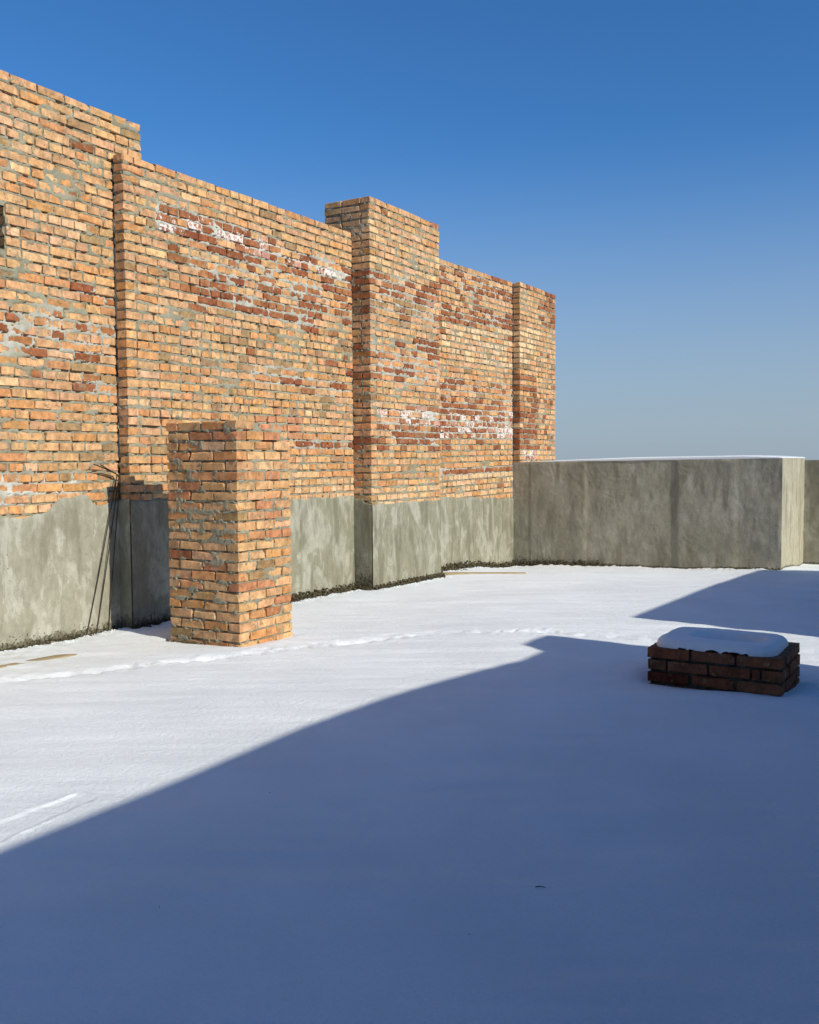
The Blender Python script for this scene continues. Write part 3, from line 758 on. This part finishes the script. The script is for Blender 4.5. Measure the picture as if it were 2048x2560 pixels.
def pillar():
    r = random.Random(606); x0, x1, y0, y1 = .722, 1.488, 5.81, 6.485; H = 1.79; pit = .0814
    root = thing('brick_pillar', ((x0+x1)/2, (y0+y1)/2, 0), 'free-standing square brick pillar on the snow in front of the long wall', 'pillar')
    bricks = []
    for i in range(23):
        z = H-.033-i*pit
        bs = ring_course(x0, x1, y0, y1, z, i % 2 == 1, 'P', r, .0655, 6.13 if i == 0 else 6.36 if i == 1 else None)
        for b in bs:
            t = b.tint
            if r.random() < .12: b.tint = (.47, .20, .095, .0)
        bricks += bs
    emit_bricks(bricks, root, r, 300, own=True, hidden=lambda b: not (b.x1 > x1-.01 or b.y0 < y0+.01))
    mb = MB()
    fr = [(b.y0-y0, b.y1-y0, b.z-b.h/2, b.z+b.h/2) for b in bricks if b.x1 > x1-.01]
    sd = [(b.x0-x0, b.x1-x0, b.z-b.h/2, b.z+b.h/2) for b in bricks if b.y0 < y0+.01]
    zt = H-.10-.07
    mortar_face(mb, (x1, y0, 0), (0, 1, 0), (1, 0, 0), y1-y0, -.15, zt, .006, fr, .75, 61)
    mortar_face(mb, (x1, y0, 0), (0, 1, 0), (1, 0, 0), .32, zt, H-.012, .006, fr, .75, 61, clamp=(True, False))
    mortar_face(mb, (x0, y0, 0), (1, 0, 0), (0, -1, 0), x1-x0, -.15, H-.012, .006, sd, 1.35, 62)
    bk = [(x1-b.x1, x1-b.x0, b.z-b.h/2, b.z+b.h/2) for b in bricks if b.y1 > y1-.01]
    mortar_face(mb, (x1, y1, 0), (-1, 0, 0), (0, 1, 0), x1-x0, -.15, zt, .02, bk, .8, 63)
    lf = [(y1-b.y1, y1-b.y0, b.z-b.h/2, b.z+b.h/2) for b in bricks if b.x0 < x0+.01]
    mortar_face(mb, (x0, y1, 0), (0, -1, 0), (-1, 0, 0), y1-y0, -.15, zt, .02, lf, .8, 64)
    mb.box(x0+.036, x1-.036, y0+.036, y1-.036, -.15, zt+.002)
    mb.box(x0+.036, x1-.036, y0+.036, 6.13, -.15, H-.016); mb.box(x0+.038, x1-.038, y0+.038, 6.355, -.15, H-.096)
    mb.build('mortar', M['mortar'], root, attr='white')
pillar()

def curb():
    r = random.Random(707); x0, x1, y0, y1 = 4.69, 5.532, 6.2, 6.85; H = .222; pit = .0815
    root = thing('brick_curb', ((x0+x1)/2, (y0+y1)/2, 0), 'low rectangular brick vent curb in shadow on the snow, capped with snow', 'curb')
    bricks = []
    for i in range(4):
        bs = ring_course(x0, x1, y0, y1, H-.033-i*pit, i % 2 == 0, 'P', r, .0655)
        for b in bs:
            t = b.tint; b.tint = (t[0]*.34, t[1]*.24, t[2]*.24, 0)  # brick colour darkened to deepen the shadow the curb stands in
        bricks += bs
    emit_bricks(bricks, root, r, 300, own=True, mat=M['brick_shaded'])
    mb = MB()
    for (O, U, N, L, rc, k) in (
        ((x1, y0, 0), (0, 1, 0), (1, 0, 0), y1-y0, [(b.y0-y0, b.y1-y0) + (b.z-b.h/2, b.z+b.h/2) for b in bricks if b.x1 > x1-.01], 71),
        ((x0, y0, 0), (1, 0, 0), (0, -1, 0), x1-x0, [(b.x0-x0, b.x1-x0) + (b.z-b.h/2, b.z+b.h/2) for b in bricks if b.y0 < y0+.01], 72),
        ((x1, y1, 0), (-1, 0, 0), (0, 1, 0), x1-x0, [(x1-b.x1, x1-b.x0) + (b.z-b.h/2, b.z+b.h/2) for b in bricks if b.y1 > y1-.01], 73),
        ((x0, y1, 0), (0, -1, 0), (-1, 0, 0), y1-y0, [(y1-b.y1, y1-b.y0) + (b.z-b.h/2, b.z+b.h/2) for b in bricks if b.x0 < x0+.01], 74)):
        mortar_face(mb, O, U, N, L, -.15, H-.012, .006, rc, .5, k, depth=.016)
    mb.box(x0+.036, x1-.036, y0+.036, y1-.036, -.15, H-.12)
    mb.build('mortar', M['mortar_dark'], root, attr='white')
    # snow cushion with a sunken middle
    xs = np.linspace(x0+.01, x1-.01, 120); ys = np.linspace(y0+.01, y1-.01, 100)
    X, Y = np.meshgrid(xs, ys, indexing='ij')
    ex = np.minimum(X-x0, x1-X); ey = np.minimum(Y-y0, y1-Y)
    inset = .008 + .006*fbm(X*8, Y*8, 88, 3) + .002*fbm(X*38, Y*38, 89, 2) + .05*np.clip((X-x1+.22)/.22, 0, 1) + .03*np.clip((x0+.2-X)/.2, 0, 1)*np.clip((y0+.2-Y)/.2, 0, 1)
    ee = -np.log(np.exp(-ex/.045)+np.exp(-ey/.045))*.045 - inset
    prof = np.sqrt(np.clip(1-(1-np.clip(ee/.06, 0, 1))**2, 0, 1))
    Z = H-.006 + .064*prof*(1+.08*fbm(X*4, Y*4, 83, 2)) - .03*(ee < 0)
    dep = (np.abs((X-(x0+x1)/2-.02)/.25)**3 + np.abs((Y-(y0+y1)/2-.02)/.17)**3)**(1/3)
    Z = Z - .125/(1+np.exp((dep-.80)/.05)) + .002*fbm(X*30, Y*30, 85, 2)
    mb = MB(); mb.grid(np.stack([X, Y, Z], -1))
    tag(mb.build('snow_cap', M['snow']), 'rounded cushion of snow with a sunken middle on the brick curb', 'snow', kind='stuff')
M['mortar_dark'] = simple('shaded_mortar', (0.05, 0.045, 0.035), 0.95)  # curb mortar, its deep shade painted in as a darker colour
curb()

# ================================================================== concrete parapets
def parapets():
    X1, Y0, Y1 = 4.118, 14.108, 16.04
    root = thing('concrete_parapet', (2.0, 15.0, -.2), 'thick concrete parapet block closing the roof, its right end face in sun', 'parapet')
    mb = MB()
    def panel(O, U, N, L, topf, res, seed, seams, soilf):
        us = np.linspace(0, L, int(L/res)); T = np.linspace(0, 1, 120)
        tz = np.array([topf(u) for u in us]) + .004*fbm(us/.2, us*0, seed, 3)
        Ug = np.repeat(us[:, None], 120, 1); Vg = -.6 + (tz[:, None]+.6)*T[None]
        h = .010*fbm(Ug/.7, Vg/.6, seed+1, 3) + .0035*fbm(Ug/.10, Vg/.16, seed+2, 4)
        for (su, sw, sd) in seams: h = h + sd*np.tanh((Ug-su-.012*fbm(Vg*3, Vg*0+su, seed+3, 2))/sw)
        e = np.clip(Ug/.04, 0, 1)*np.clip((L-Ug)/.04, 0, 1)*np.clip((tz[:, None]-Vg)/.03, 0, 1); h = h*e
        O, U, N = map(lambda q: np.array(q, float), (O, U, N))
        P = O + Ug[..., None]*U + h[..., None]*N + np.array([0, 0, 1.])*Vg[..., None]
        A = np.clip(1-(Vg-snow_base(P[..., 0], P[..., 1]))/soilf(Ug), 0, 1)
        mb.grid(P, A, flip=bool(np.cross(U, [0, 0, 1]) @ N < 0))
    top = lambda u: 1.437+.037*min(max(u/4.1, 0), 1)
    panel((0, Y0, 0), (1, 0, 0), (0, -1, 0), X1, top, .014, 91, ((.30, .02, .004), (1.24, .03, -.008), (2.64, .03, .009), (3.5, .03, -.004)),
          lambda u: .04+.22*np.exp(-(u/1.1)**2))
    panel((X1, Y0, 0), (0, 1, 0), (1, 0, 0), Y1-Y0, lambda u: 1.474, .02, 95, (), lambda u: .06+0*u)
    xs = np.linspace(0, X1, 30)
    G = np.array([[(x, Y0, top(x)), (x, Y1, top(x))] for x in xs]); mb.grid(G, flip=True)
    mb.box(.0, X1-.02, Y0+.02, Y1-.001, -.6, 1.43)
    mb.build('body', M['parapet'], root, attr='soil')
    # second, set back length to the right
    root = thing('concrete_parapet', (6.0, 16.1, -.2), 'set-back concrete parapet seen at the far right edge beyond the sunlit end face', 'parapet')
    mb = MB()
    panel((X1-.3, 15.95, 0), (1, 0, 0), (0, -1, 0), 7.0, lambda u: 1.444, .03, 97, ((1.5, .03, .006), (3.2, .03, -.006)), lambda u: .08+0*u)
    mb.box(X1-.3, X1+6.7, 15.97, 16.2, -.6, 1.44)
    mb.build('body', M['parapet'], root, attr='soil')
    # snow on the parapet block
    xs = np.linspace(.14, X1, 200); ys = np.concatenate([Y0+np.array([0, .004, .01, .02, .035, .06, .1]), np.linspace(Y0+.15, Y1, 40)])
    Xg, Yg = np.meshgrid(xs, ys, indexing='ij')
    tz = 1.437+.037*Xg/4.1
    edge = np.clip((Yg-Y0)/.05, 0, 1)**.5
    amp = .046*np.clip((Xg-.45)/1.6, 0, 1)**.6*(1-.75*np.clip((Xg-3.62)/.5, 0, 1)**1.2) + .006
    Z = tz - .004 + amp*(.62+.38*edge) * np.clip((X1-Xg)/.03, .1, 1)**.5 + .003*fbm(Xg*3, Yg*3, 99, 2)
    mb = MB(); mb.grid(np.stack([Xg, Yg+.001, Z], -1))
    mb.grid(np.stack([np.stack([Xg[:, 0], Yg[:, 0]+.001, tz[:, 0]-.004], -1), np.stack([Xg[:, 0], Yg[:, 0]+.001, Z[:, 0]], -1)], 1), flip=True)
    tag(mb.build('snow_cap', M['snow']), 'thin layer of snow along the top of the concrete parapet block', 'snow', kind='stuff')
parapets()

# ================================================================== wall opposite (out of frame): it throws the large blue shadows
def shade_wall():
    W0, W1 = 8.2, 8.58
    root = thing('rendered_wall', (8.4, 4, 0), 'high rendered wall beyond the right edge of view whose shadow crosses the snow', 'wall')
    def prism(poly, name):
        n = len(poly); V = [(x, y, z) for x in (W0, W1) for (y, z) in poly]
        F = [tuple(range(n))[::-1], tuple(range(n, 2*n))] + [(i, (i+1) % n, n+(i+1) % n, n+i) for i in range(n)]
        me = bpy.data.meshes.new(name); me.from_pydata(V, [], F); me.update()
        import bmesh
        bm = bmesh.new(); bm.from_mesh(me); bmesh.ops.recalc_face_normals(bm, faces=bm.faces); bm.to_mesh(me); bm.free()
        o = link(name, me, M['opposite'], root)
    rr = random.Random(3)
    tops = [(1.56, 2.924), (2.16, 2.928), (2.65, 2.932), (3.20, 2.947), (3.50, 2.954), (4.02, 2.940), (4.57, 2.914), (5.09, 2.859), (5.56, 2.807), (5.77, 2.767), (6.18, 2.769), (6.26, 2.916), (6.49, 2.925), (6.71, 2.908), (6.78, 2.67), (6.83, 2.47), (6.91, 2.30), (6.93, 1.6), (6.965, .9), (6.965, -.4)]
    prism([(-6, -.4), (-6, 2.92)] + tops, 'near_section')
    prism([(8.16, -.4), (8.16, 1.8), (8.22, 2.40), (8.23, 2.725), (8.83, 2.718), (9.47, 2.703), (11.42, 2.674), (12.67, 2.621), (13.36, 2.568), (13.40, 2.4), (13.68, 2.15), (13.68, -.4)], 'far_section')
    prism([(6.966, -.4), (6.966, .5), (8.159, .5), (8.159, -.4)], 'low_section')
M['opposite'] = M['parapet']
shade_wall()

# ================================================================== small things
def lumps(name, pts, mat, label, cat):
    """irregular little clods: one uncountable mass"""
    base = np.array([(0,0,1),(.89,0,.45),(.28,.85,.45),(-.72,.53,.45),(-.72,-.53,.45),(.28,-.85,.45),(.72,.53,-.45),(-.28,.85,-.45),(-.89,0,-.45),(-.28,-.85,-.45),(.72,-.53,-.45),(0,0,-1)])
    F = np.array([(0,1,2),(0,2,3),(0,3,4),(0,4,5),(0,5,1),(1,6,2),(2,7,3),(3,8,4),(4,9,5),(5,10,1),(6,7,2),(7,8,3),(8,9,4),(9,10,5),(10,6,1),(6,11,7),(7,11,8),(8,11,9),(9,11,10),(10,11,6)])
    V, T = [], []
    for i, (x, y, z, s) in enumerate(pts):
        V.append(base*s*nrng.uniform(.55, 1.4, (12, 1))*nrng.uniform(.6, 1.2, (1, 3))*np.array([1, 1, .75]) + np.array([x, y, z])); T.append(F+12*i)
    me = mesh_np(name, np.concatenate(V), np.zeros((0, 4), int), False, {'white': ('FLOAT', np.zeros(12*len(pts)))}, np.concatenate(T))
    return tag(link(name, me, mat), label, cat, kind='stuff')
def base_line(k):
    """points along the wall foot: wall plane x, y range, outward axis"""
    return k
pts = []
def heap(xf, y0, y1, n, wid, hgt, axis='y', s0=.006, s1=.022):
    for _ in range(n):
        y = rng.uniform(y0, y1); d = abs(rng.gauss(0, wid*.55)); dens = .5+.7*float(vnoise(np.array([y*1.7]), np.array([xf+.3]), 5)[0])
        if rng.random() > .45+dens*.6: continue
        x, yy = (xf+d, y) if axis == 'y' else (y, xf-d)
        z = float(snow_base(np.array([x]), np.array([yy]))[0]) + max(0, hgt*(1-d/wid))*rng.uniform(-.3, 1) - .015
        pts.append((x, yy, z, rng.uniform(s0, s1)))
heap(.01, 8.0, 9.58, 1500, .10, .10); heap(.275, 9.6, 11.27, 1500, .09, .08); heap(.01, 11.27, 14.08, 1900, .12, .11)
heap(9.58, .0, .27, 420, .10, .10, 'x'); heap(14.09, .0, 1.5, 1100, .09, .10, 'x'); heap(14.09, 1.5, 2.6, 160, .06, .03, 'x', .005, .012)
heap(.01, 6.1, 7.9, 500, .07, .04); heap(-.14, 4.3, 6.05, 500, .05, .03, 'y', .005, .014); heap(5.80, .68, 1.15, 130, .06, .02, 'x', .005, .014)
lumps('soil', pts, M['soil'], 'crumbs of dark soil heaped along the foot of the walls', 'soil')
pts = []
for _ in range(450):
    y = rng.uniform(4.2, 6.05); d = .02+abs(rng.gauss(0, .09)); x = -.13+d
    pts.append((x, y, sz(x, y)-.002, rng.uniform(.004, .012)*(1-.4*min(d/.3, 1))))
for _ in range(900):
    y = rng.uniform(7.8, 14.0); d = .10+abs(rng.gauss(0, .06)); x = (.27 if 9.6 < y < 11.26 else 0)+d
    pts.append((x, y, sz(x, y)+.002, rng.uniform(.004, .010)))
lumps('snow_crumbs', pts, M['snow'], 'loose icy snow crumbs along the melted edge by the walls', 'snow')

# thin bent rods leaning in the corner of the tall wall
def rods():
    spec = [((-.136, 5.645), (-.105, 6.01, 1.362), (-.06, 5.715, 1.452), 'leftmost of three thin bent rods leaning in the corner of the tall wall'),
            ((-.134, 5.755), (-.095, 6.02, 1.350), (-.05, 5.76, 1.437), 'middle one of three thin bent rods leaning in the corner of the tall wall'),
            ((-.134, 5.893), (-.085, 6.03, 1.338), (-.04, 5.77, 1.447), 'rightmost of three thin bent rods, the steepest, in the corner of the tall wall')]
    for i, ((bx, by), tip, end, lab) in enumerate(spec):
        b = Vector((bx, by, sz(bx, by)-.03)); tp = Vector(tip); en = Vector(end)
        path = [b]
        for k in range(1, 8):
            q = b.lerp(tp, k/8); q.y += .008*math.sin(k/8*math.pi)*(1 if i < 2 else -.6); path.append(q)
        path += [tp - Vector((0, .0, .015)), tp + Vector((0, -.012, .006)), tp.lerp(en, .5)+Vector((0, 0, .004)), en]
        o = tube('bent_rod', path, .0048, M['rod'])
        tag(o, lab, 'rod', 'rods in the wall corner')
rods()

def plank(name, a, b, wid, th, label, tilt=(0, 0)):
    a, b = Vector(a), Vector(b); d = (b-a); L = d.length; mb = MB()
    n = 24; us = np.linspace(0, L, n); P = []
    for i, u in enumerate(us):
        e = 1.0 if i not in (0, n-1) else .8
        wv = wid*(.5+.05*math.sin(u*9))*e
        P.append([(u, -wv, 0), (u, -wv, th), (u, -wv*.4, th+.001*math.sin(u*20)), (u, wv*.5, th), (u, wv, th*.9), (u, wv, 0), (u, -wv, 0)])
    mb.grid(np.array(P), flip=True)
    o = mb.build(name, M['wood'])
    q = d.to_track_quat('X', 'Z'); o.rotation_mode = 'QUATERNION'; o.rotation_quaternion = q; o.location = a
    return tag(o, label, 'plank', 'half-buried planks')
plank('wooden_plank', (.36, 4.05, sz(.36, 4.05)-.014), (.50, 5.00, sz(.50, 5.00)-.024), .12, .022, 'pale wooden plank half buried in snow before the tall wall at the left edge')
plank('wooden_plank', (.22, 11.38, sz(.22, 11.38)+.004), (1.10, 12.16, sz(1.10, 12.16)-.020), .13, .03, 'brown wooden plank sticking out of the snow beside the tall pier')
def twig(x0, y0, x1, y1, rad, label):
    a = (x0, y0, sz(x0, y0)+rad); b = (x1, y1, sz(x1, y1)+rad); mid = tuple((p+q)/2 for p, q in zip(a, b))
    tag(tube('twig', [a, (mid[0], mid[1]+.001, mid[2]+.002), b], [rad, rad*.9, rad*.6], M['dark'], sides=6), label, 'twig')
twig(5.305, 2.972, 5.338, 2.986, .0016, 'tiny dark twig lying on the blue shaded snow in the foreground')
twig(1.84, 13.93, 1.93, 13.95, .006, 'small dark stick on the sunlit snow at the foot of the parapet')
for (x, y, lab) in ((4.30, 2.208, 'dark crumb on the shaded snow, lower left of the twig'), (3.882, 3.279, 'dark crumb on the shaded snow just inside the shadow edge'), (5.262, 2.566, 'dark crumb on the shaded snow, below and left of the twig')):
    me = lumps('crumb', [(x, y, sz(x, y)+.001, .0028)], M['dark'], lab, 'crumb'); del me['kind']
